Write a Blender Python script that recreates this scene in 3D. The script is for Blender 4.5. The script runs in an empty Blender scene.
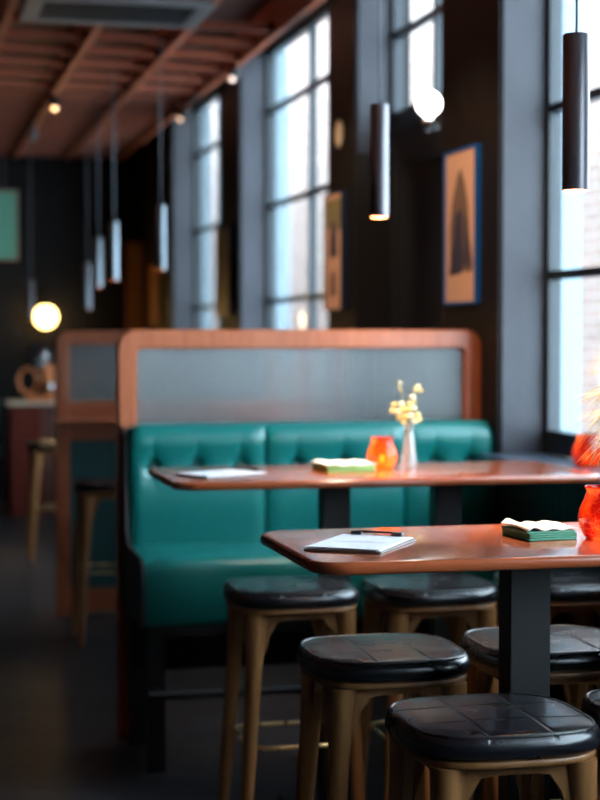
import bpy, bmesh, math, random
from math import sin, cos, pi, radians
from mathutils import Vector, Matrix
random.seed(7)
C = bpy.context.scene
COL = C.collection

# ------------------------------------------------------------------ materials
def nodes(m):
    m.use_nodes = True
    nt = m.node_tree
    return nt, nt.nodes, nt.links, nt.nodes['Principled BSDF']

def mat(name, col, rough=0.5, metal=0.0, spec=0.5, coat=0.0, coat_rough=0.1):
    m = bpy.data.materials.new(name)
    nt, N, L, b = nodes(m)
    b.inputs['Base Color'].default_value = (*col, 1)
    b.inputs['Roughness'].default_value = rough
    b.inputs['Metallic'].default_value = metal
    b.inputs['Specular IOR Level'].default_value = spec
    b.inputs['Coat Weight'].default_value = coat
    b.inputs['Coat Roughness'].default_value = coat_rough
    # every material gets a faint procedural unevenness of its gloss
    tc = N.new('ShaderNodeTexCoord'); nz = N.new('ShaderNodeTexNoise'); mr = N.new('ShaderNodeMapRange')
    nz.inputs['Scale'].default_value = 14; nz.inputs['Detail'].default_value = 3
    mr.inputs['To Min'].default_value = max(0, rough - 0.06); mr.inputs['To Max'].default_value = min(1, rough + 0.06)
    L.new(tc.outputs['Object'], nz.inputs['Vector']); L.new(nz.outputs['Fac'], mr.inputs['Value'])
    L.new(mr.outputs['Result'], b.inputs['Roughness'])
    return m

def wood(name, c1, c2, axis='X', rough=0.35, coat=0.0, scale=6, spec=0.5, stretch=10, bump=0.08):
    m = mat(name, c1, rough, coat=coat, spec=spec, coat_rough=0.12)
    nt, N, L, b = nodes(m)
    tc = N.new('ShaderNodeTexCoord'); mp = N.new('ShaderNodeMapping')
    s = {'X': (1, stretch, stretch), 'Y': (stretch, 1, stretch), 'Z': (stretch, stretch, 1)}[axis]
    mp.inputs['Scale'].default_value = s
    n = N.new('ShaderNodeTexNoise'); n.inputs['Scale'].default_value = scale; n.inputs['Detail'].default_value = 6
    r = N.new('ShaderNodeValToRGB')
    r.color_ramp.elements[0].position = 0.3; r.color_ramp.elements[0].color = (*c1, 1)
    r.color_ramp.elements[1].position = 0.7; r.color_ramp.elements[1].color = (*c2, 1)
    bp = N.new('ShaderNodeBump'); bp.inputs['Strength'].default_value = bump; bp.inputs['Distance'].default_value = 0.002
    L.new(tc.outputs['Object'], mp.inputs['Vector']); L.new(mp.outputs['Vector'], n.inputs['Vector'])
    L.new(n.outputs['Fac'], r.inputs['Fac']); L.new(r.outputs['Color'], b.inputs['Base Color'])
    L.new(n.outputs['Fac'], bp.inputs['Height'])
    if bump: L.new(bp.outputs['Normal'], b.inputs['Normal'])
    return m

def bump_noise(m, scale, strength):
    nt, N, L, b = nodes(m)
    tc = N.new('ShaderNodeTexCoord'); n = N.new('ShaderNodeTexNoise'); n.inputs['Scale'].default_value = scale
    n.inputs['Detail'].default_value = 4
    bp = N.new('ShaderNodeBump'); bp.inputs['Strength'].default_value = strength; bp.inputs['Distance'].default_value = 0.01
    L.new(tc.outputs['Object'], n.inputs['Vector']); L.new(n.outputs['Fac'], bp.inputs['Height'])
    L.new(bp.outputs['Normal'], b.inputs['Normal'])
    return m

def grooved(m, axis, period, depth=0.6):
    """vertical grooves: a narrow dark-edged slot every `period` metres"""
    nt, N, L, b = nodes(m)
    tc = N.new('ShaderNodeTexCoord'); sp = N.new('ShaderNodeSeparateXYZ')
    d = N.new('ShaderNodeMath'); d.operation = 'DIVIDE'; d.inputs[1].default_value = period
    f = N.new('ShaderNodeMath'); f.operation = 'FRACT'
    r = N.new('ShaderNodeValToRGB')
    e = r.color_ramp.elements
    e[0].position = 0.0; e[0].color = (0, 0, 0, 1); e[1].position = 0.16; e[1].color = (1, 1, 1, 1)
    a = e.new(0.84); a.color = (1, 1, 1, 1); z = e.new(1.0); z.color = (0, 0, 0, 1)
    bp = N.new('ShaderNodeBump'); bp.inputs['Strength'].default_value = depth; bp.inputs['Distance'].default_value = 0.01
    L.new(tc.outputs['Object'], sp.inputs[0]); L.new(sp.outputs[axis], d.inputs[0]); L.new(d.outputs[0], f.inputs[0])
    L.new(f.outputs[0], r.inputs['Fac']); L.new(r.outputs['Color'], bp.inputs['Height'])
    L.new(bp.outputs['Normal'], b.inputs['Normal'])
    return m

def emit(name, col, strength):
    m = bpy.data.materials.new(name); nt, N, L, b = nodes(m)
    b.inputs['Base Color'].default_value = (0.8, 0.8, 0.8, 1)
    b.inputs['Emission Color'].default_value = (*col, 1); b.inputs['Emission Strength'].default_value = strength
    return m

def schlick(N, L):
    """mirror share of a thin pane, the same from both of its sides"""
    lw = N.new('ShaderNodeLayerWeight'); lw.inputs['Blend'].default_value = 0.5
    p = N.new('ShaderNodeMath'); p.operation = 'POWER'; p.inputs[1].default_value = 5
    a = N.new('ShaderNodeMath'); a.operation = 'MULTIPLY_ADD'; a.inputs[1].default_value = .92; a.inputs[2].default_value = .04
    L.new(lw.outputs['Facing'], p.inputs[0]); L.new(p.outputs[0], a.inputs[0])
    return a.outputs[0]

def thin_glass(name, tint=(1, 1, 1), milky=0.0):
    m = bpy.data.materials.new(name); nt, N, L, b = nodes(m); N.remove(b)
    out = [n for n in N if n.type == 'OUTPUT_MATERIAL'][0]
    t = N.new('ShaderNodeBsdfTransparent'); t.inputs[0].default_value = (*tint, 1)
    g = N.new('ShaderNodeBsdfGlossy'); g.inputs['Roughness'].default_value = 0.02
    mx = N.new('ShaderNodeMixShader'); L.new(schlick(N, L), mx.inputs[0]); L.new(t.outputs[0], mx.inputs[1]); L.new(g.outputs[0], mx.inputs[2])
    last = mx
    if milky:
        df = N.new('ShaderNodeBsdfDiffuse'); df.inputs[0].default_value = (.9, .92, .92, 1)
        last = N.new('ShaderNodeMixShader'); last.inputs[0].default_value = milky
        L.new(mx.outputs[0], last.inputs[1]); L.new(df.outputs[0], last.inputs[2])
    L.new(last.outputs[0], out.inputs['Surface'])
    return m

def reeded_glass(name):
    """milky reeded glass: part rough see-through, part light-scattering"""
    m = bpy.data.materials.new(name); nt, N, L, b = nodes(m); N.remove(b)
    out = [n for n in N if n.type == 'OUTPUT_MATERIAL'][0]
    rf = N.new('ShaderNodeBsdfRefraction'); rf.inputs['Roughness'].default_value = 0.15; rf.inputs['IOR'].default_value = 1.12
    rf.inputs['Color'].default_value = (0.86, 0.92, 0.92, 1)
    df = N.new('ShaderNodeBsdfDiffuse'); df.inputs['Color'].default_value = (0.25, 0.28, 0.29, 1)
    tl = N.new('ShaderNodeBsdfTranslucent'); tl.inputs['Color'].default_value = (0.5, 0.55, 0.55, 1)
    gl = N.new('ShaderNodeBsdfGlossy'); gl.inputs['Roughness'].default_value = 0.25
    a = N.new('ShaderNodeMixShader'); a.inputs[0].default_value = 0.7
    c = N.new('ShaderNodeMixShader'); c.inputs[0].default_value = 0.30
    d = N.new('ShaderNodeMixShader'); d.inputs[0].default_value = 0.08
    L.new(df.outputs[0], a.inputs[1]); L.new(tl.outputs[0], a.inputs[2])
    L.new(rf.outputs[0], c.inputs[1]); L.new(a.outputs[0], c.inputs[2])
    L.new(c.outputs[0], d.inputs[1]); L.new(gl.outputs[0], d.inputs[2])
    L.new(d.outputs[0], out.inputs['Surface'])
    return m

def candle_glass(name, c_low, c_mid):
    """thin coloured crackled glass that lets the candle light glow through"""
    m = bpy.data.materials.new(name); nt, N, L, b = nodes(m); N.remove(b)
    out = [n for n in N if n.type == 'OUTPUT_MATERIAL'][0]
    tc = N.new('ShaderNodeTexCoord'); v = N.new('ShaderNodeTexVoronoi'); v.feature = 'DISTANCE_TO_EDGE'
    v.inputs['Scale'].default_value = 55
    nz = N.new('ShaderNodeTexNoise'); nz.inputs['Scale'].default_value = 17
    r = N.new('ShaderNodeValToRGB'); r.color_ramp.elements[0].position = 0.42; r.color_ramp.elements[0].color = (*c_low, 1)
    r.color_ramp.elements[1].position = 0.62; r.color_ramp.elements[1].color = (*c_mid, 1)
    bp = N.new('ShaderNodeBump'); bp.inputs['Strength'].default_value = 0.5; bp.inputs['Distance'].default_value = 0.003
    tl = N.new('ShaderNodeBsdfTranslucent'); tr = N.new('ShaderNodeBsdfTransparent')
    gl = N.new('ShaderNodeBsdfGlossy'); gl.inputs['Roughness'].default_value = 0.08
    a = N.new('ShaderNodeMixShader'); a.inputs[0].default_value = 0.18
    d = N.new('ShaderNodeMixShader')
    wn = N.new('ShaderNodeTexNoise'); wn.inputs['Scale'].default_value = 45
    wv = N.new('ShaderNodeVectorMath'); wv.operation = 'MULTIPLY_ADD'; wv.inputs[1].default_value = (.03, .03, .03)
    L.new(tc.outputs['Object'], wn.inputs['Vector']); L.new(wn.outputs['Color'], wv.inputs[0]); L.new(tc.outputs['Object'], wv.inputs[2])
    L.new(wv.outputs[0], v.inputs['Vector']); L.new(tc.outputs['Object'], nz.inputs['Vector'])
    L.new(nz.outputs['Fac'], r.inputs['Fac']); ck = N.new('ShaderNodeMapRange'); ck.inputs['From Max'].default_value = .05; ck.inputs['To Min'].default_value = .22; ck.inputs['To Max'].default_value = 0
    mc_ = N.new('ShaderNodeMix'); mc_.data_type = 'RGBA'; mc_.inputs['B'].default_value = (1, .42, .25, 1)
    L.new(v.outputs['Distance'], ck.inputs['Value']); L.new(ck.outputs[0], mc_.inputs['Factor']); L.new(r.outputs['Color'], mc_.inputs['A'])
    L.new(mc_.outputs['Result'], tl.inputs['Color']); tr.inputs['Color'].default_value = (*c_mid, 1)
    L.new(v.outputs['Distance'], bp.inputs['Height'])
    for s in (tl, gl): L.new(bp.outputs['Normal'], s.inputs['Normal'])
    L.new(tl.outputs[0], a.inputs[1]); L.new(tr.outputs[0], a.inputs[2])
    L.new(schlick(N, L), d.inputs[0]); L.new(a.outputs[0], d.inputs[1]); L.new(gl.outputs[0], d.inputs[2])
    L.new(d.outputs[0], out.inputs['Surface'])
    return m

def brick_mat(name):
    m = mat(name, (0.6, 0.45, 0.4), 0.9); nt, N, L, b = nodes(m)
    tc = N.new('ShaderNodeTexCoord'); sp = N.new('ShaderNodeSeparateXYZ'); cb = N.new('ShaderNodeCombineXYZ')
    br = N.new('ShaderNodeTexBrick'); br.inputs['Scale'].default_value = 1.0
    br.inputs['Color1'].default_value = (0.74, 0.50, 0.41, 1); br.inputs['Color2'].default_value = (0.60, 0.41, 0.34, 1)
    br.inputs['Mortar'].default_value = (0.78, 0.74, 0.70, 1); br.inputs['Mortar Size'].default_value = 0.010
    br.inputs['Brick Width'].default_value = 0.30; br.inputs['Row Height'].default_value = 0.10
    L.new(tc.outputs['Object'], sp.inputs[0]); L.new(sp.outputs['Y'], cb.inputs['X']); L.new(sp.outputs['Z'], cb.inputs['Y'])
    L.new(cb.outputs[0], br.inputs['Vector']); L.new(br.outputs['Color'], b.inputs['Base Color'])
    return m

def plank_floor(name):
    m = mat(name, (0.03, 0.03, 0.035), 0.42, spec=.28); nt, N, L, b = nodes(m)
    tc = N.new('ShaderNodeTexCoord'); mp = N.new('ShaderNodeMapping'); mp.inputs['Rotation'].default_value = (0, 0, radians(20))
    br = N.new('ShaderNodeTexBrick'); br.inputs['Scale'].default_value = 1.0
    br.inputs['Color1'].default_value = (0.034, 0.034, 0.038, 1); br.inputs['Color2'].default_value = (0.017, 0.017, 0.019, 1)
    br.inputs['Mortar'].default_value = (0.008, 0.008, 0.009, 1); br.inputs['Mortar Size'].default_value = 0.004
    br.inputs['Brick Width'].default_value = 1.2; br.inputs['Row Height'].default_value = 0.14
    bp = N.new('ShaderNodeBump'); bp.inputs['Strength'].default_value = 0.3; bp.inputs['Distance'].default_value = 0.004
    L.new(tc.outputs['Object'], mp.inputs['Vector']); L.new(mp.outputs['Vector'], br.inputs['Vector'])
    L.new(br.outputs['Color'], b.inputs['Base Color']); L.new(br.outputs['Fac'], bp.inputs['Height']); bp.invert = True
    L.new(bp.outputs['Normal'], b.inputs['Normal'])
    return m

def seat_leather(name):
    """black leather with a 3 by 3 grid of stitched seams pressed into it"""
    m = mat(name, (0.007, 0.0075, 0.010), 0.26, spec=0.7); nt, N, L, b = nodes(m)
    tc = N.new('ShaderNodeTexCoord'); sp = N.new('ShaderNodeSeparateXYZ'); L.new(tc.outputs['Object'], sp.inputs[0])
    ds = []
    for ax in ('X', 'Y'):
        a = N.new('ShaderNodeMath'); a.operation = 'ABSOLUTE'; L.new(sp.outputs[ax], a.inputs[0])
        s = N.new('ShaderNodeMath'); s.operation = 'SUBTRACT'; s.inputs[1].default_value = 0.060; L.new(a.outputs[0], s.inputs[0])
        t = N.new('ShaderNodeMath'); t.operation = 'ABSOLUTE'; L.new(s.outputs[0], t.inputs[0]); ds.append(t)
    mn = N.new('ShaderNodeMath'); mn.operation = 'MINIMUM'; L.new(ds[0].outputs[0], mn.inputs[0]); L.new(ds[1].outputs[0], mn.inputs[1])
    mr = N.new('ShaderNodeMapRange'); mr.inputs['From Max'].default_value = 0.006; mr.interpolation_type = 'SMOOTHSTEP'
    L.new(mn.outputs[0], mr.inputs['Value'])
    nz = N.new('ShaderNodeTexNoise'); nz.inputs['Scale'].default_value = 30; nz.inputs['Detail'].default_value = 5
    L.new(tc.outputs['Object'], nz.inputs['Vector'])
    b1 = N.new('ShaderNodeBump'); b1.inputs['Strength'].default_value = 0.12; b1.inputs['Distance'].default_value = 0.006
    L.new(nz.outputs['Fac'], b1.inputs['Height'])
    b2 = N.new('ShaderNodeBump'); b2.inputs['Strength'].default_value = 0.5; b2.inputs['Distance'].default_value = 0.004
    zm = N.new('ShaderNodeMapRange'); zm.inputs['From Min'].default_value = .758; zm.inputs['From Max'].default_value = .767
    zm.inputs['To Min'].default_value = 1; zm.inputs['To Max'].default_value = 0
    hx = N.new('ShaderNodeMath'); hx.operation = 'MAXIMUM'
    L.new(sp.outputs['Z'], zm.inputs['Value']); L.new(mr.outputs[0], hx.inputs[0]); L.new(zm.outputs[0], hx.inputs[1])
    L.new(hx.outputs[0], b2.inputs['Height']); L.new(b1.outputs['Normal'], b2.inputs['Normal']); L.new(b2.outputs['Normal'], b.inputs['Normal'])
    return m

M = {
 'teal': bump_noise(mat('teal_leather', (0.003, 0.155, 0.140), 0.33, spec=0.65), 9, 0.10),
 'teal_wall': mat('teal_paint', (0.010, 0.075, 0.080), 0.55),
 'side': bump_noise(mat('charcoal_leather', (0.022, 0.026, 0.026), 0.45), 20, 0.15),
 'seat': seat_leather('black_seat_leather'),
 'welt': mat('black_piping', (0.010, 0.010, 0.012), 0.28, spec=0.7),
 'leg': wood('stool_oak', (0.20, 0.083, 0.025), (0.30, 0.135, 0.044), 'Z', 0.42, 0.2, 5),
 'brass': mat('brass', (0.90, 0.68, 0.32), 0.28, 1.0),
 'table': wood('varnished_table_wood', (0.29, 0.058, 0.020), (0.37, 0.085, 0.028), 'X', 0.22, 0.6, 2, stretch=12, bump=0),
 'frame': wood('divider_wood', (0.38, 0.098, 0.038), (0.50, 0.145, 0.056), 'Z', 0.40, 0.15, 5),
 'framex': wood('divider_rail_wood', (0.38, 0.098, 0.038), (0.50, 0.145, 0.056), 'X', 0.40, 0.15, 5),
 'panel': wood('dark_red_panel', (0.07, 0.020, 0.012), (0.10, 0.030, 0.017), 'X', 0.5, 0, 5),
 'black': mat('black_powder_coat', (0.006, 0.006, 0.007), 0.42),
 'gunmetal': mat('column_grey', (0.011, 0.011, 0.011), 0.5),
 'wall': grooved(mat('black_slatted_wall', (0.011, 0.009, 0.008), 0.5, spec=.25), 'Y', 0.06),
 'wallb': grooved(mat('black_slatted_back_wall', (0.008, 0.007, 0.007), 0.6, spec=.12), 'X', 0.06),
 'reveal': bump_noise(mat('blue_grey_reveal_paint', (0.024, 0.026, 0.036), 0.5), 25, 0.15),
 'dark': mat('dark_paint', (0.007, 0.008, 0.010), 0.5),
 'sash': mat('window_steel_paint', (0.010, 0.018, 0.024), 0.35),
 'sill': mat('slate_blue_sill', (0.05, 0.065, 0.09), 0.32),
 'soffit': mat('soffit_paint', (0.035, 0.045, 0.052), 0.6),
 'ceil': wood('red_board_shaded', (0.06, 0.014, 0.007), (0.08, 0.019, 0.009), 'Y', 0.6, 0, 4),  # red wood darkened: shade inside the coffers is put into the colour
 'beam': wood('red_beam_lit', (0.34, 0.09, 0.04), (0.43, 0.12, 0.055), 'Y', 0.5, 0, 4),  # same red wood lightened: the light on the long beams is painted in
 'crossbeam': wood('red_cross_beam_shaded', (0.20, 0.046, 0.019), (0.26, 0.062, 0.026), 'X', 0.5, 0, 4),  # darker than the long beams, with the shade on cross pieces painted in
 'floor': plank_floor('dark_plank_floor'),
 'plaster': mat('plain_dark_plaster', (0.02, 0.018, 0.017), 0.8),
 'brick': brick_mat('pale_brick'),
 'white': mat('white_paint', (0.8, 0.82, 0.85), 0.6),
 'return': mat('pale_blue_outside_paint', (0.26, 0.34, 0.38), 0.7),
 'pave': mat('street_paving', (0.45, 0.45, 0.46), 0.8),
 'glass': thin_glass('window_glass', (0.94, 0.98, 1.0)),
 'clear': thin_glass('clear_vase_glass', (0.96, 0.98, 0.98), .12),
 'reed': reeded_glass('reeded_glass'),
 'tube': mat('pendant_grey_metal', (0.13, 0.12, 0.13), 0.36, 0.75),
 'tubein': mat('pendant_copper_lining', (0.75, 0.36, 0.16), 0.35, 0.9),
 'alu': mat('brushed_aluminium', (0.20, 0.24, 0.27), 0.35, 0.9),
 'cable': mat('grey_cable', (0.10, 0.11, 0.12), 0.5),
 'warm': emit('warm_bulb', (1.0, 0.5, 0.18), 2.5),
 'warmdim': emit('dim_bulb', (1.0, 0.62, 0.40), .7),
 'cool': emit('white_bulb', (0.95, 0.95, 1.0), 3.0),
 'globe': emit('warm_globe', (1.0, 0.62, 0.17), 5.0),
 'globew': emit('white_globe', (1.0, 0.95, 0.85), 5.0),
 'flame': emit('candle_flame', (1.0, 0.5, 0.12), 12.0),
 'wax': mat('candle_wax', (0.9, 0.75, 0.5), 0.5),
 'redglass': candle_glass('red_crackle_glass', (0.26, 0.003, 0.003), (0.80, 0.10, 0.012)),
 'orangeglass': candle_glass('orange_crackle_glass', (0.70, 0.07, 0.010), (0.95, 0.30, 0.04)),
 'petal': mat('cream_petals', (0.74, 0.56, 0.17), 0.6),
 'petalw': mat('pale_petals', (0.85, 0.78, 0.48), 0.6),
 'stem': mat('olive_stem', (0.30, 0.26, 0.10), 0.6),
 'straw': mat('dry_straw', (0.62, 0.42, 0.20), 0.7),
 'paper': mat('white_paper', (0.86, 0.86, 0.88), 0.6),
 'ink': mat('grey_print', (0.6, 0.6, 0.63), 0.7),
 'board': wood('clipboard_board', (0.07, 0.04, 0.03), (0.10, 0.06, 0.04), 'X', 0.4),
 'greennap': bump_noise(mat('green_napkin', (0.10, 0.34, 0.22), 0.85), 60, 0.3),
 'limenap': bump_noise(mat('lime_napkin', (0.30, 0.55, 0.18), 0.85), 60, 0.3),
 'whitenap': bump_noise(mat('white_napkin', (0.86, 0.86, 0.80), 0.85), 60, 0.3),
 'blue': mat('bright_blue_frame', (0.012, 0.13, 0.48), 0.35),
 'navy': mat('navy_frame', (0.008, 0.020, 0.055), 0.4),
 'print': mat('tan_print_paper', (0.74, 0.44, 0.31), 0.6),
 'inkblue': bump_noise(mat('blue_black_ink', (0.045, 0.045, 0.085), 0.7), 50, 0.3),
 'inkmid': bump_noise(mat('washed_brown_ink', (0.20, 0.125, 0.10), 0.7), 50, 0.3),
 'olive': mat('olive_print', (0.26, 0.22, 0.11), 0.6),
 'gold': mat('gold_canvas', (0.50, 0.30, 0.07), 0.45),
 'amber': wood('amber_panel', (0.34, 0.12, 0.025), (0.48, 0.20, 0.04), 'Z', 0.45),
 'green': mat('green_print', (0.10, 0.30, 0.20), 0.6),
 'orange': mat('orange_frame', (0.42, 0.12, 0.05), 0.5),
 'cream': mat('cream_plastic', (0.62, 0.50, 0.38), 0.5),
 'copper': mat('copper_red_enamel', (0.62, 0.20, 0.07), 0.3, 0.4),
 'chrome': mat('chrome', (0.8, 0.8, 0.82), 0.12, 1.0),
 'steel': mat('grey_vent_steel', (0.22, 0.22, 0.22), 0.45, 0.3),
 'redwood': wood('red_cabinet_wood', (0.09, 0.012, 0.006), (0.12, 0.017, 0.008), 'Z', 0.6, spec=.2),
}

# ------------------------------------------------------------------ mesh helpers
def bm_box(bm, x0, x1, y0, y1, z0, z1):
    v = [bm.verts.new(p) for p in ((x0,y0,z0),(x1,y0,z0),(x1,y1,z0),(x0,y1,z0),(x0,y0,z1),(x1,y0,z1),(x1,y1,z1),(x0,y1,z1))]
    for f in ((0,3,2,1),(4,5,6,7),(0,1,5,4),(1,2,6,5),(2,3,7,6),(3,0,4,7)): bm.faces.new([v[i] for i in f])

def new(): return bmesh.new()

def boxes(*bs):
    bm = new()
    for b in bs: bm_box(bm, *b)
    return bm

def bevel(bm, w, seg=2):
    bmesh.ops.bevel(bm, geom=list(bm.edges), offset=w, segments=seg, affect='EDGES', profile=0.5)
    return bm

def loft(bm, loops, cap0=True, cap1=True, closed=True):
    rows = [[bm.verts.new(p) for p in lp] for lp in loops]
    n = len(rows[0])
    for a, b in zip(rows, rows[1:]):
        for i in range(n if closed else n-1):
            j = (i+1) % n
            bm.faces.new((a[i], a[j], b[j], b[i]))
    if cap0: bm.faces.new(list(reversed(rows[0])))
    if cap1: bm.faces.new(rows[-1])
    return rows

def tube(bm, pts, rad, seg=10, closed=False):
    pts = [Vector(p) for p in pts]; n = len(pts)
    if not hasattr(rad, '__len__'): rad = [rad]*n
    loops = []; up = None
    for i, p in enumerate(pts):
        if closed: t = (pts[(i+1) % n]-pts[i-1]).normalized()
        else: t = (pts[min(i+1, n-1)]-pts[max(i-1, 0)]).normalized()
        if up is None:
            up = Vector((0,0,1)) if abs(t.z) < 0.9 else Vector((1,0,0))
        a = t.cross(up).normalized(); b = a.cross(t).normalized(); up = b
        loops.append([p + a*cos(2*pi*k/seg)*rad[i] + b*sin(2*pi*k/seg)*rad[i] for k in range(seg)])
    if closed: loops.append(loops[0])
    rows = loft(bm, loops, not closed, not closed)
    if closed: bmesh.ops.remove_doubles(bm, verts=rows[0]+rows[-1], dist=1e-5)
    return bm

def lathe(bm, prof, c=(0,0,0), seg=32, cap0=True, cap1=True):
    loft(bm, [[(c[0]+r*cos(2*pi*k/seg), c[1]+r*sin(2*pi*k/seg), c[2]+z) for k in range(seg)] for r, z in prof], cap0, cap1)
    return bm

def ball(bm, c, r, sx=1, sy=1, sz=1, seg=14, rings=8, rot=None):
    m = Matrix.Translation(c) @ (rot.to_matrix().to_4x4() if rot else Matrix()) @ Matrix.Diagonal((r*sx, r*sy, r*sz, 1))
    bmesh.ops.create_uvsphere(bm, u_segments=seg, v_segments=rings, radius=1, matrix=m)
    return bm

def rrect(x0, x1, y0, y1, r, n=8):
    """rounded rectangle outline, counter-clockwise"""
    out = []
    for cx, cy, a in ((x1-r, y0+r, -90), (x1-r, y1-r, 0), (x0+r, y1-r, 90), (x0+r, y0+r, 180)):
        for k in range(n+1):
            t = radians(a+90*k/n); out.append((cx+r*cos(t), cy+r*sin(t)))
    return out

def inset(o, d):
    """shrinks a convex outline by moving its points along their normals"""
    n = len(o); res = []
    for i in range(n):
        ax, ay = o[i-1]; bx, by = o[(i+1) % n]
        tx, ty = bx-ax, by-ay; l = math.hypot(tx, ty) or 1
        res.append((o[i][0]-ty/l*d, o[i][1]+tx/l*d))
    return res

def slab(bm, o, z0, z1, r, seg=4):
    """horizontal slab of outline o with rounded edges of radius r"""
    L_ = []
    for k in range(seg+1):
        t = pi/2*k/seg; L_.append([(x, y, z0+r-r*cos(t)) for x, y in inset(o, r-r*sin(t))])
    for k in range(seg+1):
        t = pi/2*k/seg; L_.append([(x, y, z1-r+r*sin(t)) for x, y in inset(o, r-r*cos(t))])
    loft(bm, L_)
    return bm

def prism(bm, pts, axis, a, b):
    """outline pts in the plane across `axis`, extruded from a to b"""
    def P(p, t):
        return (t, p[0], p[1]) if axis == 'X' else (p[0], t, p[1]) if axis == 'Y' else (p[0], p[1], t)
    loft(bm, [[P(p, a) for p in pts], [P(p, b) for p in pts]])
    return bm

def obj(name, bm, m, parent=None, smooth=False, auto=None):
    bmesh.ops.recalc_face_normals(bm, faces=list(bm.faces))
    me = bpy.data.meshes.new(name); bm.to_mesh(me); bm.free()
    me.materials.append(m if not isinstance(m, str) else M[m])
    if smooth:
        for p in me.polygons: p.use_smooth = True
        if auto: me.set_sharp_from_angle(angle=radians(auto))
    o = bpy.data.objects.new(name, me); COL.objects.link(o)
    if parent: o.parent = parent
    return o

def thing(name, label, cat, loc=(0,0,0), rotz=0, group=None):
    o = bpy.data.objects.new(name, None); COL.objects.link(o)
    o.location = loc; o.rotation_euler = (0,0,rotz); o['label'] = label; o['category'] = cat
    o.empty_display_size = 0.05
    if group: o['group'] = group
    return o

def tag(o, label, cat, group=None, loc=None, rotz=0):
    o['label'] = label; o['category'] = cat
    if group: o['group'] = group
    if loc: o.location = loc; o.rotation_euler = (0,0,rotz)
    return o

def struct(name, bm, m, parent=None, smooth=False):
    o = obj(name, bm, m, parent, smooth)
    if not parent: o['kind'] = 'structure'
    return o

def dup(root, loc, label, rotz=None, group=None):
    r = root.copy(); COL.objects.link(r); r.location = loc; r['label'] = label
    if rotz is not None: r.rotation_euler = (0,0,rotz)
    if group: r['group'] = group
    for ch in list(root.children):
        c = ch.copy(); COL.objects.link(c); c.parent = r
        for g in ch.children:
            d = g.copy(); COL.objects.link(d); d.parent = c
    return r

def light(name, kind, energy, col, loc, parent=None, size=0.02, rot=None, spot=None):
    l = bpy.data.lights.new(name, kind); l.energy = energy; l.color = col
    if kind != 'SUN': l.shadow_soft_size = size
    if spot: l.spot_size = radians(spot); l.spot_blend = 0.6
    o = bpy.data.objects.new(name, l); COL.objects.link(o); o.location = loc
    if rot: o.rotation_euler = rot
    if parent: o.parent = parent
    return o

# ------------------------------------------------------------------ room shell
XW, XI, XO = 2.16, 2.34, 2.44          # wall face, window plane, outer face
struct('floor', boxes((-4.0, XW+0.02, -3.0, 15.5, -0.1, 0.0)), 'floor')
struct('ceiling', boxes((-4.0, XO, -3.0, 15.5, 3.50, 3.62)), 'soffit')
struct('wall_back', boxes((-4.0, XO, 15.3, 15.5, 0.0, 3.5)), 'wallb')
struct('wall_front', boxes((-4.0, XO, -3.2, -3.0, 0.0, 3.5)), 'plaster')
struct('sky_blocker', boxes((-4.2, XO, -3.2, 15.5, 3.63, 6.5), (-4.2, XO, 15.51, 60, -.5, 5.0)), 'plaster')   # unseen storeys and neighbour block, added to keep skylight off the brick facade
struct('wall_left', boxes((-4.2, -4.0, -3.0, 15.5, 0.0, 3.5)), 'plaster')
ZS, ZT = 1.03, 3.32                    # sill and head of the windows
wins = [(0.55, 2.90), (3.62, 5.97), (8.55, 10.90), (11.60, 13.70)]
piers = [(-3.0, 0.55), (2.90, 3.62), (5.97, 6.66), (8.01, 8.55), (10.90, 11.60), (13.70, 15.3)]
bm = new()
for a, b in piers: bm_box(bm, XW, XO, a, b, 0, 3.5)
for a, b in wins:
    bm_box(bm, XW, XO, a, b, 0, ZS-0.03); bm_box(bm, XW, XO, a, b, ZT, 3.5)
bm_box(bm, XW, XO, 6.66, 8.01, ZT, 3.5)
wr = struct('wall_right', bm, 'wall')
# the painted reveals on both sides of every opening (thin linings of the piers)
bm = new()
for a, b in wins:
    bm_box(bm, XW+0.012, XI, b-0.012, b, ZS, ZT); bm_box(bm, XW+0.012, XI, a, a+0.012, ZS, ZT)
bm_box(bm, XW+0.012, XI, 8.01-0.012, 8.01, 2.35, ZT)
struct('trim_1', bm, 'reveal')
bm = new()
for a, b in wins: bm_box(bm, XI+0.06, XO+0.04, b-0.02, b+0.12, ZS, ZT)
struct('trim_2', bm, 'return')          # pale outside returns of the windows

def window(n, y0, y1, z0, z1, bars_z, bars_y, sill=True):
    w = bpy.data.objects.new('window_%d' % n, None); COL.objects.link(w); w['kind'] = 'structure'
    w.location = (XI, y0, z0); Wd, H = y1-y0, z1-z0; t = 0.045
    bm = boxes((0, .05, 0, t, 0, H), (0, .05, Wd-t, Wd, 0, H), (0, .05, t, Wd-t, 0, .085), (0, .05, t, Wd-t, H-t, H))
    obj('window_frame', bm, 'sash', w)
    bm = new()
    for z in bars_z: bm_box(bm, .006, .044, t, Wd-t, z-z0-.016, z-z0+.016)
    for y in bars_y: bm_box(bm, .002, .048, y-y0-.02, y-y0+.02, .085, H-t)
    obj('glazing_bars', bm, 'sash', w)
    obj('window_glass', boxes((.022, .026, t, Wd-t, .085, H-t)), 'glass', w)
    if sill:
        s = obj('window_sill', bevel(boxes((XW-.075-XI, -.001, -.02, Wd+.02, -.03, -.001)), .004), 'sill', w)
for i, (a, b) in enumerate(wins):
    window(i+1, a+.001, b-.001, ZS, ZT, (1.69, 2.305, 2.92), ((a+b)/2,))
window(5, 6.661, 8.009, 2.46, ZT-.001, (2.92,), (7.33,), sill=False)
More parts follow.
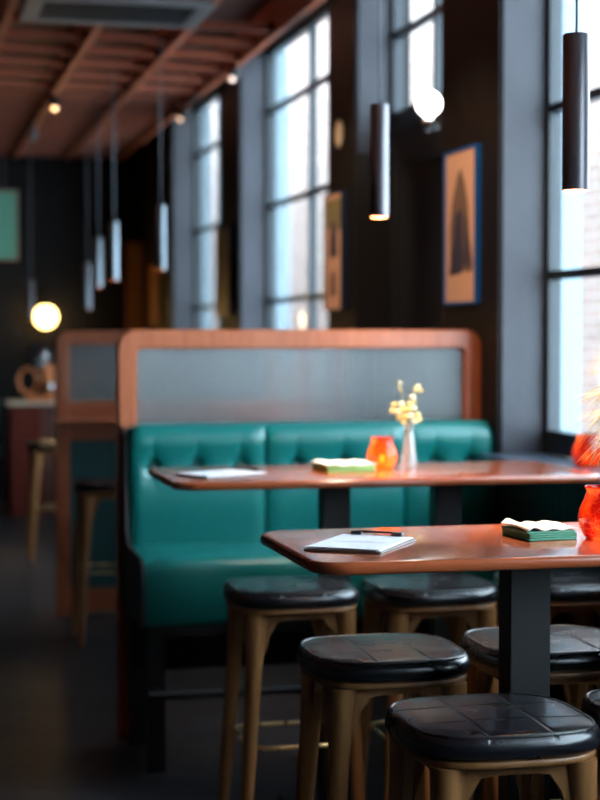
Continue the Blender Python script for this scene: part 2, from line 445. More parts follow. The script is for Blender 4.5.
# niche door under the transom
d = bpy.data.objects.new('door_1', None); COL.objects.link(d); d['kind'] = 'structure'; d.location = (XI, 6.661, 0)
obj('door_frame', boxes((0, .08, 0, .10, 0, 2.459), (0, .08, 1.248, 1.348, 0, 2.459), (0, .08, .10, 1.248, 2.28, 2.459)), 'dark', d)
leaf = obj('door_leaf', boxes((.02, .06, .105, 1.243, .005, 2.275)), 'dark', d)
obj('door_panel', bevel(boxes((.008, .02, .25, 1.10, 1.2, 2.1), (.008, .02, .25, 1.10, .25, 1.05)), .004), 'dark', d)
hb = new(); tube(hb, [(.02, .2, 1.02), (-.03, .2, 1.02), (-.035, .32, 1.02)], .01, 8)
obj('door_handle', hb, 'chrome', d, True)

# ------------------------------------------------------------------ red ceiling grid
GX = [1.93-.465*i for i in range(0, 9)]
grid = thing('ceiling_grid', 'red-brown wooden lattice ceiling of square coffers hung below the dark ceiling', 'ceiling grid', (0, 8, 3.05))
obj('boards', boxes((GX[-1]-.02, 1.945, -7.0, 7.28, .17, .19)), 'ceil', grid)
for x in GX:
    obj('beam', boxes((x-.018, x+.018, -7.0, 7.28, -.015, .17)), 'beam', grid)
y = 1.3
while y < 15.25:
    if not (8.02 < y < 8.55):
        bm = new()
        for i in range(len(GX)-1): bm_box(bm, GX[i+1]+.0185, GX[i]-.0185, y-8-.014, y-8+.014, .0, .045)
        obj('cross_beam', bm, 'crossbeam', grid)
    y += .465
for yy in (2, 8, 14):
    for x in (1.5, -1.5):
        bm = new(); tube(bm, [(x, yy-8, .19), (x, yy-8, .448)], .006, 6); obj('hanger_rod', bm, 'cable', grid)

# air vent
v = thing('air_vent', 'grey metal slatted air vent unit set in the red ceiling grid', 'air vent', (1.03, 8.28, 3.022))
obj('vent_frame', boxes((-.44, .44, -.30, -.24, 0, .028), (-.44, .44, .24, .30, 0, .028), (-.44, -.36, -.24, .24, 0, .028), (.36, .44, -.24, .24, 0, .028)), 'steel', v)
for k in range(9):
    obj('slat', boxes((-.36, .36, -.22+k*.053, -.195+k*.053, .006, .024)), 'dark', v)
obj('backing', boxes((-.36, .36, -.24, .24, .024, .028)), 'steel', v)

# ceiling spotlights clipped to the beams
def spotlight(x, y, m, label, aim=(0, -.4, -1)):
    t = thing('ceiling_spotlight', label, 'spotlight', (x, y, 3.05), group=None)
    bm = new(); tube(bm, [(0,0,0), (0,0,-.03)], .008, 8); obj('mount', bm, 'black', t)
    a = Vector(aim).normalized(); c = Vector((0,0,-.03))
    bm = new(); tube(bm, [c-a*.03, c+a*.07], .032, 16); obj('lamp_can', bm, 'black' if m != 'steel' else 'steel', t, True, 40)
    bm = new(); ball(bm, c+a*.068, .019, seg=12); obj('bulb', bm, m, t, True)
    return t
spotlight(1.0, 11.3, 'warm', 'lit warm spotlight under the red ceiling grid')
spotlight(1.93, 11.75, 'warmdim', 'small pale spotlight on the ceiling edge above the farthest window', (-.5, -.6, -1))
spotlight(1.0, 13.1, 'steel', 'unlit grey spotlight on the red ceiling grid near the back wall', (0, -.6, -1))
spotlight(1.93, 9.85, 'warmdim', 'small pale spotlight on the ceiling edge above the big middle window', (-.5, -.6, -1))

for (x, y), (ax, ay, az), lb in (((.54, 5.3), (XW, 6.4, 1.75), 'added unseen spotlight above the aisle, lighting the blue framed print'), ((.54, 7.0), (XW, 8.35, 1.75), 'added unseen spotlight above the aisle, lighting the navy framed print')):
    c = Vector((x, y, 3.02)); a = (Vector((ax, ay, az))-c).normalized()
    t = spotlight(x, y, 'warmdim', lb, a)
    light('added_spot_beam', 'SPOT', 62, (1, .70, .45), Vector((0, 0, -.03))+a*.10, t, .03, a.to_track_quat('-Z', 'Y').to_euler(), 42)  # unseen lamps added to throw warm light on the two prints

# ------------------------------------------------------------------ outside
bld = thing('brick_building', 'sunlit pale brick building across the street seen through the windows', 'building', (5.6, 0, -.4))
bm = new(); bm_box(bm, 0, .6, 10, 60, 0, 12); obj('brick_wall', bm, 'brick', bld)
for y0 in (11.5, 19.5, 24.5, 31.5, 35.5, 42):
    for z0 in (1.6, 5.2):
        s = obj('window_surround', boxes((-.06, -.001, y0-.1, y0, z0, z0+2), (-.06, -.001, y0+1.2, y0+1.3, z0, z0+2), (-.10, -.001, y0-.15, y0+1.35, z0-.12, z0), (-.08, -.001, y0-.12, y0+1.32, z0+2, z0+2.2)), 'white', bld)
        obj('window_pane', boxes((-.02, -.001, y0, y0+1.2, z0, z0+2)), 'sill', s)
for i, y0 in enumerate((15.35, 16.9, 27.4, 29.6, 39.0)):
    bm = new(); tube(bm, [(-.09, y0, 0), (-.09, y0, 11.5)], .06, 10); obj('drainpipe', bm, 'white', bld, True)
struct('ground', boxes((XO, 5.6, -8, 60, -.5, -.4)), 'pave')

# ------------------------------------------------------------------ booth dividers
def divider(loc, label, width, ledge=False):
    t = thing('booth_divider', label, 'divider', loc)
    W = width; Hh = 1.49; pw = .069; d0, d1 = 0, .055
    def arch(x0, x1, z1, r, n=8):
        o = [(x0, 0)]
        for k in range(n+1): a = pi - pi/2*k/n; o.append((x0+r+r*cos(a), z1-r+r*sin(a)))
        for k in range(n+1): a = pi/2 - pi/2*k/n; o.append((x1-r+r*cos(a), z1-r+r*sin(a)))
        o.append((x1, 0)); return o
    out, inn = arch(0, W, Hh, .065), arch(pw, W-pw, Hh-.07, .022)
    loops = []
    e = .006
    def off(o, s):   # small edge rounding
        return o
    oute = arch(e, W-e, Hh-e, .060); inne = arch(pw-e, W-pw+e, Hh-.07+e, .026)
    seq = [(out, d0+e), (oute, d0), (inne, d0), (inn, d0+e), (inn, d1-e), (inne, d1), (oute, d1), (out, d1-e), (out, d0+e)]
    bm = new()
    rows = loft(bm, [[(x, y, z) for x, z in o] for o, y in seq], False, False, closed=False)
    bmesh.ops.remove_doubles(bm, verts=bm.verts, dist=1e-5)
    obj('frame', bm, 'frame', t, True, 35)
    obj('middle_rail', bevel(boxes((pw, W-pw, .004, .051, 1.03, 1.12)), .004), 'framex', t)
    # reeded glass: real half-round ribs on the front, flat behind
    n = int((W-2*pw)/.015); x0, x1 = pw+.002, W-pw-.002; pts = []
    for i in range(n):
        for k in range(4):
            u = (i+k/4)/n; pts.append((x0+(x1-x0)*u, .022-.0022*math.sqrt(max(0, 1-(k/2-1)**2))))
    pts += [(x1, .022), (x1, .030), (x0, .030)]
    bm = new(); prism(bm, pts, 'Z', 1.121, 1.419)
    obj('reeded_glass_pane', bm, 'reed', t)
    if ledge:
        obj('ledge', bevel(boxes((-.01, W, -.10, .003, 1.012, 1.032)), .004), 'framex', t)
        obj('upper_rail', boxes((pw, W-pw, .006, .049, .92, 1.011)), 'framex', t)
        obj('infill_panel', boxes((pw, W-pw, .018, .038, .14, .919)), 'teal_wall', t)
        obj('base_rail', boxes((pw, W-pw, .006, .049, .02, .139)), 'framex', t)
    else:
        obj('infill_panel', boxes((pw, W-pw, .015, .04, .24, 1.029)), 'panel', t)
    return t
divider((.768, 6.145, 0), 'wood-framed reeded glass divider standing behind the teal bench', 1.391)
divider((.790, 8.90, 0), 'farther wood-framed reeded glass divider with a ledge and teal panel below', 1.36, True)

# ------------------------------------------------------------------ teal bench
bench = thing('booth_bench', 'teal leather booth bench with buttoned back, seen behind the tables', 'bench', (.787, 5.57, 0))
BW = 1.360
buttons = [.089, .248, .407, .613, .788, .958, 1.138, 1.278]
seams = [.497, 1.023]
def back_surface():
    bm = new(); nx = 240
    prof = []   # (y, z) going up the front, over the rounded top, down the back; front is y smaller
    z0, z1, yf, yb, r = .70, 1.150, .435, .570, .045
    nz = 46
    for k in range(nz+1): prof.append((yf, z0+(z1-r-z0)*k/nz, 1))
    for k in range(1, 7): a = pi/2*k/6; prof.append((yf+r-r*cos(a), z1-r+r*sin(a), 1-k/6))
    for k in range(0, 7): a = pi/2*k/6; prof.append((yb-r+r*sin(a), z1-r+r*cos(a), 0))
    prof.append((yb, z0, 0))
    def y_at(x, y, z, w):
        if w <= 0: return y
        d = 0
        for s in seams: d += .010*math.exp(-((x-s)/.006)**2) + .006*math.exp(-((x-s)/.03)**2)
        for b in buttons:
            dx, dz = x-b, z-.998
            d += .030*math.exp(-(dx*dx+dz*dz)/(.020**2)) + .012*math.exp(-(dx*dx/(.035**2)+(dz*dz)/(.05**2)))
            if dz > 0: d += .006*math.exp(-(dx/.010)**2)*max(0, 1-dz/.13)
        d -= .012*math.exp(-((z-1.085)/.05)**2)           # puffed band above the buttons
        d -= .010*math.exp(-((z-.86)/.10)**2)             # soft bulge below
        return y + d*w
    loops = []
    for i in range(nx+1):
        x = (BW+.02)*i/nx
        e = min(x, BW+.02-x); rr = .05
        ins = 0 if e > rr else rr-math.sqrt(max(0, rr*rr-(rr-e)**2))
        loops.append([(x-.0, y_at(x, y, z, w)+(ins*.6 if w > 0 else 0), z-(ins*.8 if z > 1.0 else 0)) for y, z, w in prof])
    loft(bm, loops)
    return bm
bk = obj('backrest', back_surface(), 'teal', bench, True, 60)
for b in buttons:
    bm = new(); ball(bm, (b, .466, .998), .013, 1, .5, 1, 12, 8); obj('button', bm, 'teal', bk, True)
def seat_block(x0, x1):
    bm = new()
    r = .04; pr = []
    for k in range(7): a = pi/2*k/6; pr.append((0+r-r*cos(a), .725-r+r*sin(a)))
    pr = [(.012, .500), (0, .512)] + [(y, z) for y, z in pr] + [(.15, .732), (.30, .733), (.44, .722), (.52, .718), (.52, .500)]
    loops = []
    n = 24
    for i in range(n+1):
        x = x0+(x1-x0)*i/n; e = min(x-x0, x1-x); ins = 0 if e > .03 else .03-math.sqrt(max(0, .0009-(.03-e)**2))
        loops.append([(x, y+(ins*.5 if y < .2 else 0), z-(ins*.5 if z > .6 else 0)) for y, z in pr])
    loft(bm, loops); return bm
obj('seat', seat_block(0, BW), 'teal', bench, True, 50)
pts = [(.02, .495)]
for k in range(9): a = pi-pi/2*k/8; pts.append((.09+.085*cos(a), .64+.085*sin(a)))
pts += [(.36, .730), (.425, .78), (.452, .90), (.465, 1.09), (.50, 1.140), (.565, 1.140), (.565, .495)]
bm = new(); prism(bm, pts, 'X', -.011, -.001); obj('side_panel', bm, 'side', bench)
bm = boxes((.02, BW-.02, .03, .52, .46, .4995)); obj('under_frame', bm, 'black', bench)
for x in (.01, .66, 1.25):
    obj('leg', boxes((x, x+.06, .05, .10, 0, .46)), 'black', bench)
    obj('leg', boxes((x, x+.06, .46, .51, 0, .46)), 'black', bench)
bm = new(); tube(bm, [(.0, -.06, .284), (1.34, -.06, .284)], .014, 12)
for x in (.04, .69, 1.28): tube(bm, [(x, -.06, .284), (x, .055, .284)], .009, 8)
obj('foot_rail', bm, 'gunmetal', bench, True, 40)

# ------------------------------------------------------------------ tables
def table(loc, label, cols, L_=1.33, D_=.56):
    t = thing('bar_table', label, 'table', loc)
    bm = new(); slab(bm, rrect(0, L_, 0, D_, .075), 1.026, 1.05, .010)
    obj('tabletop', bm, 'table', t, True, 50)
    obj('mounting_plate', boxes((cols[0]-.08, cols[-1]+.17, D_/2-.18, D_/2+.18, 1.014, 1.0255)), 'black', t)
    for c in cols:
        obj('column', bevel(boxes((c, c+.088, D_/2-.035, D_/2+.035, .016, 1.0138)), .003), 'gunmetal', t)
    obj('base_plate', bevel(boxes((cols[0]-.10, cols[-1]+.19, D_/2-.15, D_/2+.15, 0, .0155)), .003), 'black', t)
    return t
table((.738, 3.01, 0), 'red-brown wooden bar table nearest the camera, holding the sharp white clipboard', (.468, .818))
table((.755, 4.76, 0), 'farther red-brown wooden bar table in front of the teal bench', (.50, .86), 1.32, .60)

# ------------------------------------------------------------------ stools
def sq(h, n=64, p=3.3):
    o = []
    for k in range(n):
        a = 2*pi*k/n; c, s = cos(a), sin(a)
        o.append((h*abs(c)**(2/p)*(1 if c >= 0 else -1), h*abs(s)**(2/p)*(1 if s >= 0 else -1)))
    return o
def make_stool(loc, label):
    t = thing('bar_stool', label, 'stool', loc, group='black leather bar stools')
    h = .182; o = sq(h)
    rings = []
    for ins, z in ((.020, .727), (.006, .730), (0, .738), (0, .752), (.004, .762), (.012, .769), (.022, .772)):
        rings.append([(x, y, z) for x, y in inset(o, ins)])
    for s in (.8, .6, .4, .2): rings.append([(x*s*.88, y*s*.88, .772+.005*(1-s)) for x, y in o])
    bm = new(); loft(bm, rings)
    se = obj('seat', bm, 'seat', t, True, 60)
    bm = new(); tube(bm, [(x, y, .7685) for x, y in inset(o, .012)], .0035, 6, True); obj('piping', bm, 'welt', se, True)
    bm = new(); slab(bm, inset(o, .008), .713, .7268, .005, 3); obj('seat_shell', bm, 'leg', t, True, 50)
    for sx in (-1, 1):
        for sy in (-1, 1):
            n = 10; L_ = []
            for k in range(n+1):
                u = k/n; z = .7125*(1-u)
                c = .124 + .046*u; r = .026*(1-u)+.0145*u + .006*math.exp(-(u/.09)**2)
                L_.append([(sx*c + r*cos(a)*(1), sy*c + r*sin(a), z) for a in [2*pi*i/16 for i in range(16)]])
            bm = new(); loft(bm, L_); obj('leg', bm, 'leg', t, True, 50)
    def apron():
        p = [(-.108, .712), (-.108, .585)]
        for k in range(1, 10): 
            u = k/10; x = -.108+.216*u; e = min(u, 1-u)*2
            p.append((x, .585+.108*(1-(1-min(1, e*1.9))**2.4)))
        p += [(.108, .585), (.108, .712)]
        return p
    for k, ax in enumerate(('Y', 'Y', 'X', 'X')):
        s = -1 if k % 2 else 1
        bm = new(); prism(bm, apron(), ax, s*.128-.009, s*.128+.009); obj('apron', bm, 'leg', t)
    bm = new(); zr = .345; tube(bm, [(x, y, zr) for x, y in rrect(-.142, .142, -.142, .142, .055, 6)], .006, 8, True)
    obj('foot_ring', bm, 'brass', t, True)
    return t
s0 = make_stool((1.055, 2.95, 0), 'black leather stool nearest the camera, in front of the near table')
for x, y, lb in (
    (1.45, 2.95, 'black leather stool mostly cut off at the lower right edge of the picture'),
    (1.045, 3.64, 'black leather stool under the left half of the near table, behind the nearest stool'),
    (1.445, 3.66, 'black leather stool just behind the near table column, under the green napkins'),
    (1.062, 4.63, 'leftmost foreground black leather stool, in front of the teal bench, full brass foot ring visible'),
    (1.452, 4.58, 'black leather stool under the far table, middle one of that row of three'),
    (1.847, 4.58, 'black leather stool under the far table at the right, mostly hidden by the near table'),
    (.985, 8.15, 'blurred dark stool standing in front of the farther glass divider'),
    (.985, 11.2, 'very blurred dark stool at far left beyond the farther divider')):
    dup(s0, (x, y, 0), lb)

# ------------------------------------------------------------------ pendants
def pendant(x, y, ztop, zbot, m, label, r=.027, power=3):
    t = thing('pendant_lamp', label, 'pendant lamp', (x, y, zbot), group='tube pendant lamps')
    H = ztop-zbot
    bm = new(); lathe(bm, [(r, .001), (r, H-.003), (r-.003, H), (.0, H)], seg=32, cap0=False, cap1=False)
    lathe(bm, [(r, .001), (r-.0015, 0), (r-.003, .001), (r-.003, .10)], seg=32, cap0=False, cap1=False)
    bmesh.ops.remove_doubles(bm, verts=bm.verts, dist=1e-5)
    obj('lamp_shade', bm, m, t, True, 50)
    bm = new(); lathe(bm, [(r-.0035, .0), (r-.0035, .11), (0, .11)], cap0=False, cap1=False); obj('lining', bm, 'tubein', t, True)
    bm = new(); ball(bm, (0, 0, .085), .014); obj('bulb', bm, 'warmdim', t, True)
    bm = new(); tube(bm, [(0, 0, H), (0, 0, 3.07-zbot if x < 1.95 else 3.5-zbot)], .003 if y < 6 else .004, 8); obj('cable', bm, 'cable', t, True)
    if power: light('bulb_light', 'SPOT', power, (1, .78, .56), (0, 0, .06), t, .015, (0, 0, 0), 125)
    return t
PX = [(1.467, 3.557, 2.137, 1.791, 'tube', 'slim grey tube pendant lamp nearest the camera, at the right over the near table', 75),
      (1.430, 5.02, 2.173, 1.829, 'tube', 'slim grey tube pendant lamp over the far table, beside the framed print', 38),
      (1.371, 9.1, 2.168, 1.82, 'alu', 'blurred silvery tube pendant lamp nearest the farthest window', 2),
      (1.268, 10.3, 2.153, 1.803, 'alu', 'blurred silvery tube pendant lamp, second in the back row of four', 2),
      (1.310, 11.5, 2.123, 1.793, 'alu', 'blurred silvery tube pendant lamp, third in the back row of four', 2),
      (1.321, 12.3, 1.988, 1.656, 'alu', 'lowest blurred silvery tube pendant lamp in the back row', 2),
      (1.066, 14.3, 1.927, 1.595, 'tube', 'dim tube pendant lamp hanging above the glowing globe at the back wall', 0)]
for x, y, zt, zb, m, lb, pw in PX: pendant(x, y, zt, zb, m, lb, .030 if y < 4 else .0285, pw)

# ------------------------------------------------------------------ candles, vases
def candle(loc, label, m, s=1.0, power=.35):
    t = thing('candle_holder', label, 'candle holder', loc)
    prof = [(.0, .0), (.034, .0), (.040, .006), (.050, .028), (.0525, .042), (.049, .060), (.039, .082), (.0345, .094), (.0375, .104)]
    prof = [(r*s, z*s) for r, z in prof]
    bm = new(); lathe(bm, prof, seg=40, cap0=False, cap1=False); bmesh.ops.remove_doubles(bm, verts=bm.verts, dist=1e-5)
    obj('glass_bowl', bm, m, t, True)
    bm = new(); tube(bm, [(.0375*s*cos(a), .0375*s*sin(a), .104*s) for a in [2*pi*k/32 for k in range(32)]], .0018, 6, True); obj('rim', bm, m, t, True)
    bm = new(); lathe(bm, [(0, .004), (.019, .004), (.019, .018), (0, .0185)], seg=20, cap0=False, cap1=False); obj('tealight', bm, 'wax', t, True, 40)
    bm = new(); ball(bm, (0, 0, .032), .006, 1, 1, 2.0, 10, 8); obj('flame', bm, 'flame', t, True)
    light('flame_light', 'POINT', power, (1, .55, .2), (0, 0, .046*s), t, .012)
    return t
candle((1.415, 3.27, 1.0503), 'red crackled glass candle holder at the right end of the near table', 'redglass', 1.02, .012)
candle((1.475, 5.14, 1.0503), 'orange glass candle holder beside the flower vase on the far table', 'orangeglass', .93, .075)
candle((2.25, 5.34, 1.0303), 'glowing red glass candle holder on the window sill beyond the dry grass', 'redglass', 1.0, .02)

def vase_mesh(h=.14):
    bm = new(); lathe(bm, [(0, 0), (.026, 0), (.027, .004), (.024, .03), (.018, .075), (.0145, .11), (.015, .13), (.018, h), (.0165, h), (.0135, .13), (.013, .11), (.0165, .075), (.022, .03), (.023, .008), (0, .008)], seg=28, cap0=False, cap1=False)
    bmesh.ops.remove_doubles(bm, verts=bm.verts, dist=1e-5); return bm
t = obj('bud_vase', vase_mesh(), 'clear', None, True, 60); tag(t, 'slender clear glass bud vase on the far table beside the orange candle', 'vase', loc=(1.562, 5.14, 1.0503))
fl = thing('flower_sprig', 'sprig of small creamy yellow blossoms standing in the bud vase', 'flowers', (1.556, 5.14, 1.06))
fl.scale = (.82, .82, 1)
def stem_to(pts, r=.0016):
    bm = new(); tube(bm, pts, r, 6); return bm
stems = [[(0,0,.0), (.0,0,.12), (-.01,.0,.18), (-.028,0,.255)], [(.004,0,.0), (.004,0,.12), (.018,.0,.18), (.045,0,.245)], [(-.003,.004,.0), (-.003,.004,.12), (-.02,.01,.16), (-.045,.01,.19)], [(0,-.004,0), (0,-.004,.12), (.022,-.01,.16)]]
for s in stems: obj('stem', stem_to(s), 'stem', fl, True)
random.seed(3)
blooms = [(-.028,0,.258,.008), (-.026,0,.235,.006), (-.03,.005,.245,.006), (.045,0,.245,.011), (.056,0,.232,.009), (.034,-.004,.235,.010), (.022,0,.212,.012), (.012,0,.19,.012), (.03,.004,.198,.009), (-.022,0,.19,.012), (-.048,.01,.188,.012), (-.056,.005,.168,.012), (-.036,.0,.165,.013), (-.018,-.005,.172,.014), (.004,0,.172,.014), (.024,-.01,.176,.012), (-.03,.0,.148,.013), (-.008,0,.15,.016), (.014,-.006,.152,.014), (.04,0,.155,.014), (.046,-.004,.14,.013), (.028,-.01,.135,.012), (-.014,-.008,.132,.011)]
for i, (x, y, z, r) in enumerate(blooms):
    bm = new()
    for k in range(5):
        a = 2*pi*k/5+i; e = Vector((cos(a)*.9, sin(a)*.6, .45+.3*sin(a*2+i)))
        from mathutils import Euler
        ball(bm, Vector((x, y, z))+e*r*.55, r*.62, 1, .8, .55, 8, 6, Euler((i*.7+k, a, k*.9)))
    ball(bm, (x, y, z), r*.42, seg=8, rings=6)
    obj('blossom', bm, 'petalw' if i % 3 == 0 else 'petal', fl, True)
t = obj('bud_vase', vase_mesh(), 'clear', None, True, 60); tag(t, 'clear glass vase of dry grass at the right edge on the near table', 'vase', loc=(1.508, 3.40, 1.0503))
gr = thing('dry_grass_bunch', 'dry straw-coloured bearded grass drooping in from the right edge of the picture', 'dried grass', (1.508, 3.40, 1.06))
random.seed(11)
ears = [((-.012, 0, .30), (-.05, .0, .285)), ((-.005, .01, .27), (-.045, .01, .235)), ((-.01, -.01, .24), (-.045, -.01, .19)), ((.01, .0, .32), (-.02, 0, .335)), ((-.004, .004, .22), (-.03, .0, .165)), ((.02, 0, .25), (.04, 0, .31))]
for i, (m_, e_) in enumerate(ears):
    bm = new(); tube(bm, [(0, 0, .0+i*.002), (.002, 0, .13), Vector(m_)*.9+Vector((0, 0, 0)), Vector(m_)], .0011, 5)
    st = obj('stalk', bm, 'straw', gr, True)
    bm = new(); a = Vector(m_); b = Vector(e_); dv = (b-a)
    for k in range(9):
        c = a+dv*(k/9); off = Vector((random.uniform(-1, 1), random.uniform(-1, 1), random.uniform(-1, 1)))*.003
        ball(bm, c+off, .0042*(1-.05*k), .7, .7, 1.3, 6, 5)
        for q in range(2):
            d2 = (dv.normalized()+Vector((random.uniform(-.4, .4), random.uniform(-.5, .5), random.uniform(-.55, .45)))).normalized()
            ln = random.uniform(.05, .085); p = c+off
            tube(bm, [p, p+d2*ln*.5, p+d2*ln+Vector((0, 0, -.008))], [.0008, .0006, .0003], 4)
    obj('seed_head', bm, 'straw', gr, True)

# ------------------------------------------------------------------ clipboards, napkins
def clipboard(loc, rz, label, pen=True):
    t = thing('menu_clipboard', label, 'clipboard', loc, rz)
    bm = new(); slab(bm, rrect(-.12, .12, -.08, .08, .008, 4), 0, .004, .0012, 2); obj('board', bm, 'board', t)
    for k, (a, dx, dy) in enumerate(((.02, .0, 0), (-.035, .004, .002), (.01, -.004, .0))):
        bm = boxes((-.112, .108, -.074, .074, 0, .0012)); bmesh.ops.rotate(bm, cent=(0, 0, 0), matrix=Matrix.Rotation(a, 3, 'Z'), verts=bm.verts)
        bmesh.ops.translate(bm, vec=(dx, dy, .0042+k*.0016), verts=bm.verts); pg = obj('paper_sheet', bm, 'paper', t)
        if k == 2:
            bm = new()
            for j in range(12):
                x = -.095+j*.015; 
                if j not in (5, 6): continue
                bm_box(bm, x, x+.0022, -.055, .02+.03*((j*7) % 3)/2, .0088, .0091)
            obj('printed_lines', bm, 'ink', pg)
    bm = boxes((.094, .112, -.055, -.032, .0096, .017), (.094, .112, .032, .055, .0096, .017)); bevel(bm, .0015); obj('clip', bm, 'black', t)
    bm = new(); tube(bm, [(.103, -.05, .0155), (.103, .05, .0155)], .0022, 8); 
    obj('clip_rod', bm, 'black', t, True)
    return t
clipboard((.893, 3.262, 1.0503), radians(56), 'white menu clipboard in sharp focus on the near table')
clipboard((.935, 4.995, 1.0503), radians(28), 'blurred white menu clipboard on the left end of the far table')

def napkins(loc, rz, m, n, w, d_, where, col, curl):
    g = col+' napkins stacked on the '+where
    for k in range(n):
        bm = new(); slab(bm, rrect(-w/2, w/2, -d_/2, d_/2, .006, 3), 0, .0046, .0020, 2)
        o = obj('paper_napkin', bm, m, None, True, 50)
        tag(o, 'folded '+col+' paper napkin in the small stack on the '+where, 'napkin', g, (loc[0]+random.uniform(-.002, .002), loc[1], loc[2]+k*.0048), rz+random.uniform(-.03, .03))
    bm = new(); nx, ny = 24, 14; rows = []
    hgt = lambda u, v_: .0035+curl*math.exp(-((u-.12)/.10)**2)*(.5+.5*v_)+.0035*sin(u*9+v_*3)**2
    top = [[(-w/2*1.0+w*1.0*i/nx, -d_/2+d_*j/ny, hgt(i/nx, j/ny)) for i in range(nx+1)] for j in range(ny+1)]
    V = [[bm.verts.new(p) for p in r] for r in top]; B = [[bm.verts.new((p[0], p[1], max(0.0002, p[2]-.003))) for p in r] for r in top]
    for j in range(ny):
        for i in range(nx):
            bm.faces.new((V[j][i], V[j][i+1], V[j+1][i+1], V[j+1][i])); bm.faces.new((B[j][i], B[j+1][i], B[j+1][i+1], B[j][i+1]))
    for i in range(nx):
        bm.faces.new((V[0][i], B[0][i], B[0][i+1], V[0][i+1])); bm.faces.new((V[ny][i], V[ny][i+1], B[ny][i+1], B[ny][i]))
    for j in range(ny):
        bm.faces.new((V[j][0], V[j+1][0], B[j+1][0], B[j][0])); bm.faces.new((V[j][nx], B[j][nx], B[j+1][nx], V[j+1][nx]))
    o = obj('paper_napkin', bm, 'whitenap', None, True)
    tag(o, 'rumpled white paper napkin on top of the %s napkins, %s' % (col, where), 'napkin', None, (loc[0], loc[1], loc[2]+n*.0048), rz)
random.seed(5)
napkins((1.290, 3.315, 1.0503), radians(5), 'greennap', 4, .112, .13, 'near table', 'dark green', .009)
napkins((1.338, 5.10, 1.0503), radians(4), 'limenap', 4, .160, .16, 'far table', 'light green', .004)

# ------------------------------------------------------------------ pictures and wall things
def picture(loc, w, h, fm, pm, label, side='right', depth=.035):
    """side 'right': hangs on the right wall facing -X; w runs along Y.  side 'back': faces -Y."""
    t = thing('framed_picture', label, 'picture', loc, 0 if side == 'right' else -pi/2)
    f = .008
    obj('frame', boxes((0, depth, -w/2, w/2, 0, f), (0, depth, -w/2, w/2, h-f, h), (0, depth, -w/2, -w/2+f, f, h-f), (0, depth, w/2-f, w/2, f, h-f)), fm, t)
    pr = obj('print', boxes((.008, depth-.004, -w/2+f, w/2-f, f, h-f)), pm, t)
    return t, pr
def flat(pr, pts, m, x=.0065, name='printed_shape'):
    bm = new(); prism(bm, pts, 'X', x, x+.0010); return obj(name, bm, m, pr)
t, pr = picture((XW-.027, 6.355, 1.592), .38, .604, 'blue', 'print', 'print of a dark pointed hooded shape on tan paper in a bright blue frame', depth=.025)
t2 = lambda pts: [(y, z) for y, z in pts]
flat(pr, t2([(.12, .13), (.13, .30), (.10, .40), (.04, .50), (.0, .53), (-.05, .47), (-.09, .38), (-.11, .25), (-.15, .15), (-.13, .12), (-.02, .13), (.0, .15)]), 'inkmid')
flat(pr, t2([(.13, .115), (.11, .20), (.08, .24), (.06, .35), (-.02, .37), (-.03, .25), (-.05, .17), (-.02, .12)]), 'inkblue', .0053, 'inked_area')
flat(pr, t2([(-.06, .15), (-.055, .34), (-.075, .34), (-.12, .17), (-.10, .14)]), 'inkblue', .0053, 'inked_area')
t, pr = picture((XW-.037, 8.32, 1.592), .35, .594, 'navy', 'print', 'tan print in a navy frame on the narrow pier by the big middle window')
flat(pr, [(-.14, .40), (.14, .42), (.14, .56), (-.14, .56)], 'olive'); flat(pr, [(-.08, .27), (.07, .27), (.06, .37), (.03, .43), (-.02, .46), (-.06, .40)], 'inkblue', .0053, 'inked_area')
flat(pr, [(-.06, .08), (.07, .07), (.05, .17), (.0, .21), (-.05, .18)], 'inkmid', .0053, 'inked_area')
picture((XW-.037, 11.33, 1.598), .48, .60, 'navy', 'gold', 'golden canvas on the pier between the two far windows')
picture((XW-.037, 14.5, 1.55), .60, .52, 'amber', 'amber', 'small amber panel on the side wall near the back corner')
picture((2.06, 15.3-.037, 1.50), .15, .80, 'orange', 'amber', 'tall amber panel on the back wall in the far right corner', 'back')
t, pr = picture((.90, 15.3-.037, 2.13), .25, .615, 'orange', 'green', 'green picture with dark round shapes hung high on the back wall', 'back')
for cy, cz, r in ((-.0, .40, .085), (-.01, .20, .05)):
    flat(pr, [(cy+r*cos(a), cz+r*1.3*sin(a)) for a in [2*pi*k/24 for k in range(24)]], 'dark')
bm = new(); tube(bm, [(.02, 0, .60), (.02, 0, .90)], .004, 6); obj('hanging_wire', bm, 'cable', t)
# oval fixture on the pier
bm = new(); ball(bm, (0, 0, 0), 1, .022, .05, .07, 24, 14); o = obj('wall_sensor', bm, 'cream', None, True)
tag(o, 'small cream oval fixture on the dark pier above the navy-framed print', 'wall fixture', loc=(XW-.022, 8.23, 2.47))
# globe lamp in the niche
t = thing('wall_globe_lamp', 'bright white globe lamp under the small high window', 'wall lamp', (XI, 7.13, 2.40))
bm = new(); tube(bm, [(0, 0, -.02), (-.05, 0, -.02), (-.085, 0, .0)], .012, 10); lathe(bm, [(.0, -.045), (.025, -.04), (.032, .0), (.02, .02)], (-.085, 0, 0), 16)
obj('bracket', bm, 'chrome', t, True)
bm = new(); ball(bm, (-.085, 0, .078), .055, seg=24, rings=16); obj('globe', bm, 'globew', t, True)
# globe lamp at the back
t = thing('globe_lamp', 'glowing warm globe lamp on the black back wall', 'wall lamp', (1.256, 15.3, 1.80))
bm = new(); tube(bm, [(0, -.001, 0), (0, -.15, 0), (0, -.15, -.06)], .014, 10); lathe(bm, [(.0, -.02), (.045, -.03), (.05, -.075)], (0, -.15, 0), 18)
obj('bracket', bm, 'black', t, True)
bm = new(); ball(bm, (0, -.15, -.17), .102, seg=28, rings=18); obj('globe', bm, 'globe', t, True)
light('globe_light', 'POINT', 1.0, (1, .66, .3), (0, -.30, -.20), t, .10)

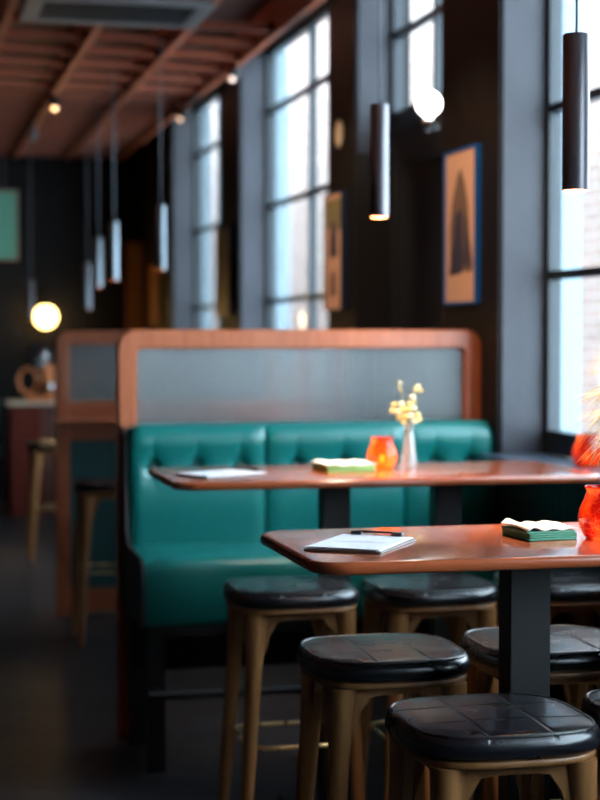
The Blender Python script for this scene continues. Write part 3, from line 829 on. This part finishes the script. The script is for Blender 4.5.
# ------------------------------------------------------------------ far left service corner
t = thing('service_cabinet', 'dark red wooden cabinet with a pale shelf top at far left', 'cabinet', (.85, 13.8, 0))
obj('body', boxes((0, .26, 0, .5, 0, .905)), 'redwood', t)
obj('door', bevel(boxes((.015, .245, -.015, -.001, .06, .88)), .003), 'redwood', t)
obj('body', boxes((.265, .37, .02, .5, 0, .905)), 'panel', t)
obj('counter_top', bevel(boxes((-.01, .40, -.04, .52, .906, .93)), .004), 'cream', t)
mc = thing('slicing_machine', 'blurred copper-red machine with a tilted dark disc on the cabinet', 'machine', (1.10, 13.95, .9305))
obj('body', bevel(boxes((.02, .115, -.08, .10, 0, .30)), .012), 'copper', mc)
obj('foot', bevel(boxes((-.10, .02, -.06, .08, 0, .05)), .01), 'copper', mc)
bm = new(); tube(bm, [(-.09+.075*cos(a), -.03, .17+.10*sin(a)) for a in [2*pi*k/28 for k in range(28)]], .014, 8, True); obj('wheel', bm, 'copper', mc, True)
bm = new(); tube(bm, [(-.015, -.03, .17), (.02, -.03, .17)], .012, 8); obj('axle', bm, 'chrome', mc, True)
from mathutils import Euler
bm = new(); ball(bm, (.01, -.02, .37), .12, 1, 1, .35, 24, 12, Euler((radians(60), radians(25), 0))); obj('disc', bm, 'welt', mc, True)
bm = new(); tube(bm, [(-.01, -.12, .42), (.09, -.12, .33)], .018, 10); obj('handle', bm, 'chrome', mc, True)
bm = new(); ball(bm, (.075, -.115, .12), .045, seg=16, rings=10); obj('knob', bm, 'chrome', mc, True)
# bench by the back wall
bn = thing('wall_bench', 'blurred teal upholstered bench against the back wall at the far left edge', 'bench', (.0, 14.6, 0))
obj('seat', bevel(boxes((-1.2, .83, 0, .55, .42, .52)), .02, 3), 'teal', bn)
obj('backrest', bevel(boxes((-1.2, .83, .50, .66, .53, .95)), .03, 3), 'teal', bn)
obj('base', boxes((-1.15, .80, .06, .66, 0, .419)), 'black', bn)

# ------------------------------------------------------------------ light and camera
w = bpy.data.worlds.new('sky'); C.world = w; w.use_nodes = True
bg = w.node_tree.nodes['Background']; bg.inputs['Color'].default_value = (0.74, 0.88, 1.0, 1); bg.inputs['Strength'].default_value = 5.2

cam = bpy.data.cameras.new('camera'); co = bpy.data.objects.new('camera', cam); COL.objects.link(co)
yaw, pit = radians(13.24), radians(2.19)
co.location = (0, 0, 1.47)
co.rotation_euler = (pi/2-pit, 0, -yaw)
cam.sensor_fit = 'HORIZONTAL'; cam.sensor_width = 24; cam.lens = 68; cam.clip_start = .1; cam.clip_end = 200
cam.dof.use_dof = True; cam.dof.focus_distance = 3.30; cam.dof.aperture_fstop = 2.6
C.camera = co
C.view_settings.view_transform = 'Standard'; C.view_settings.look = 'None'; C.view_settings.gamma = 1
C.view_settings.use_curve_mapping = False; C.view_settings.exposure = 1.4
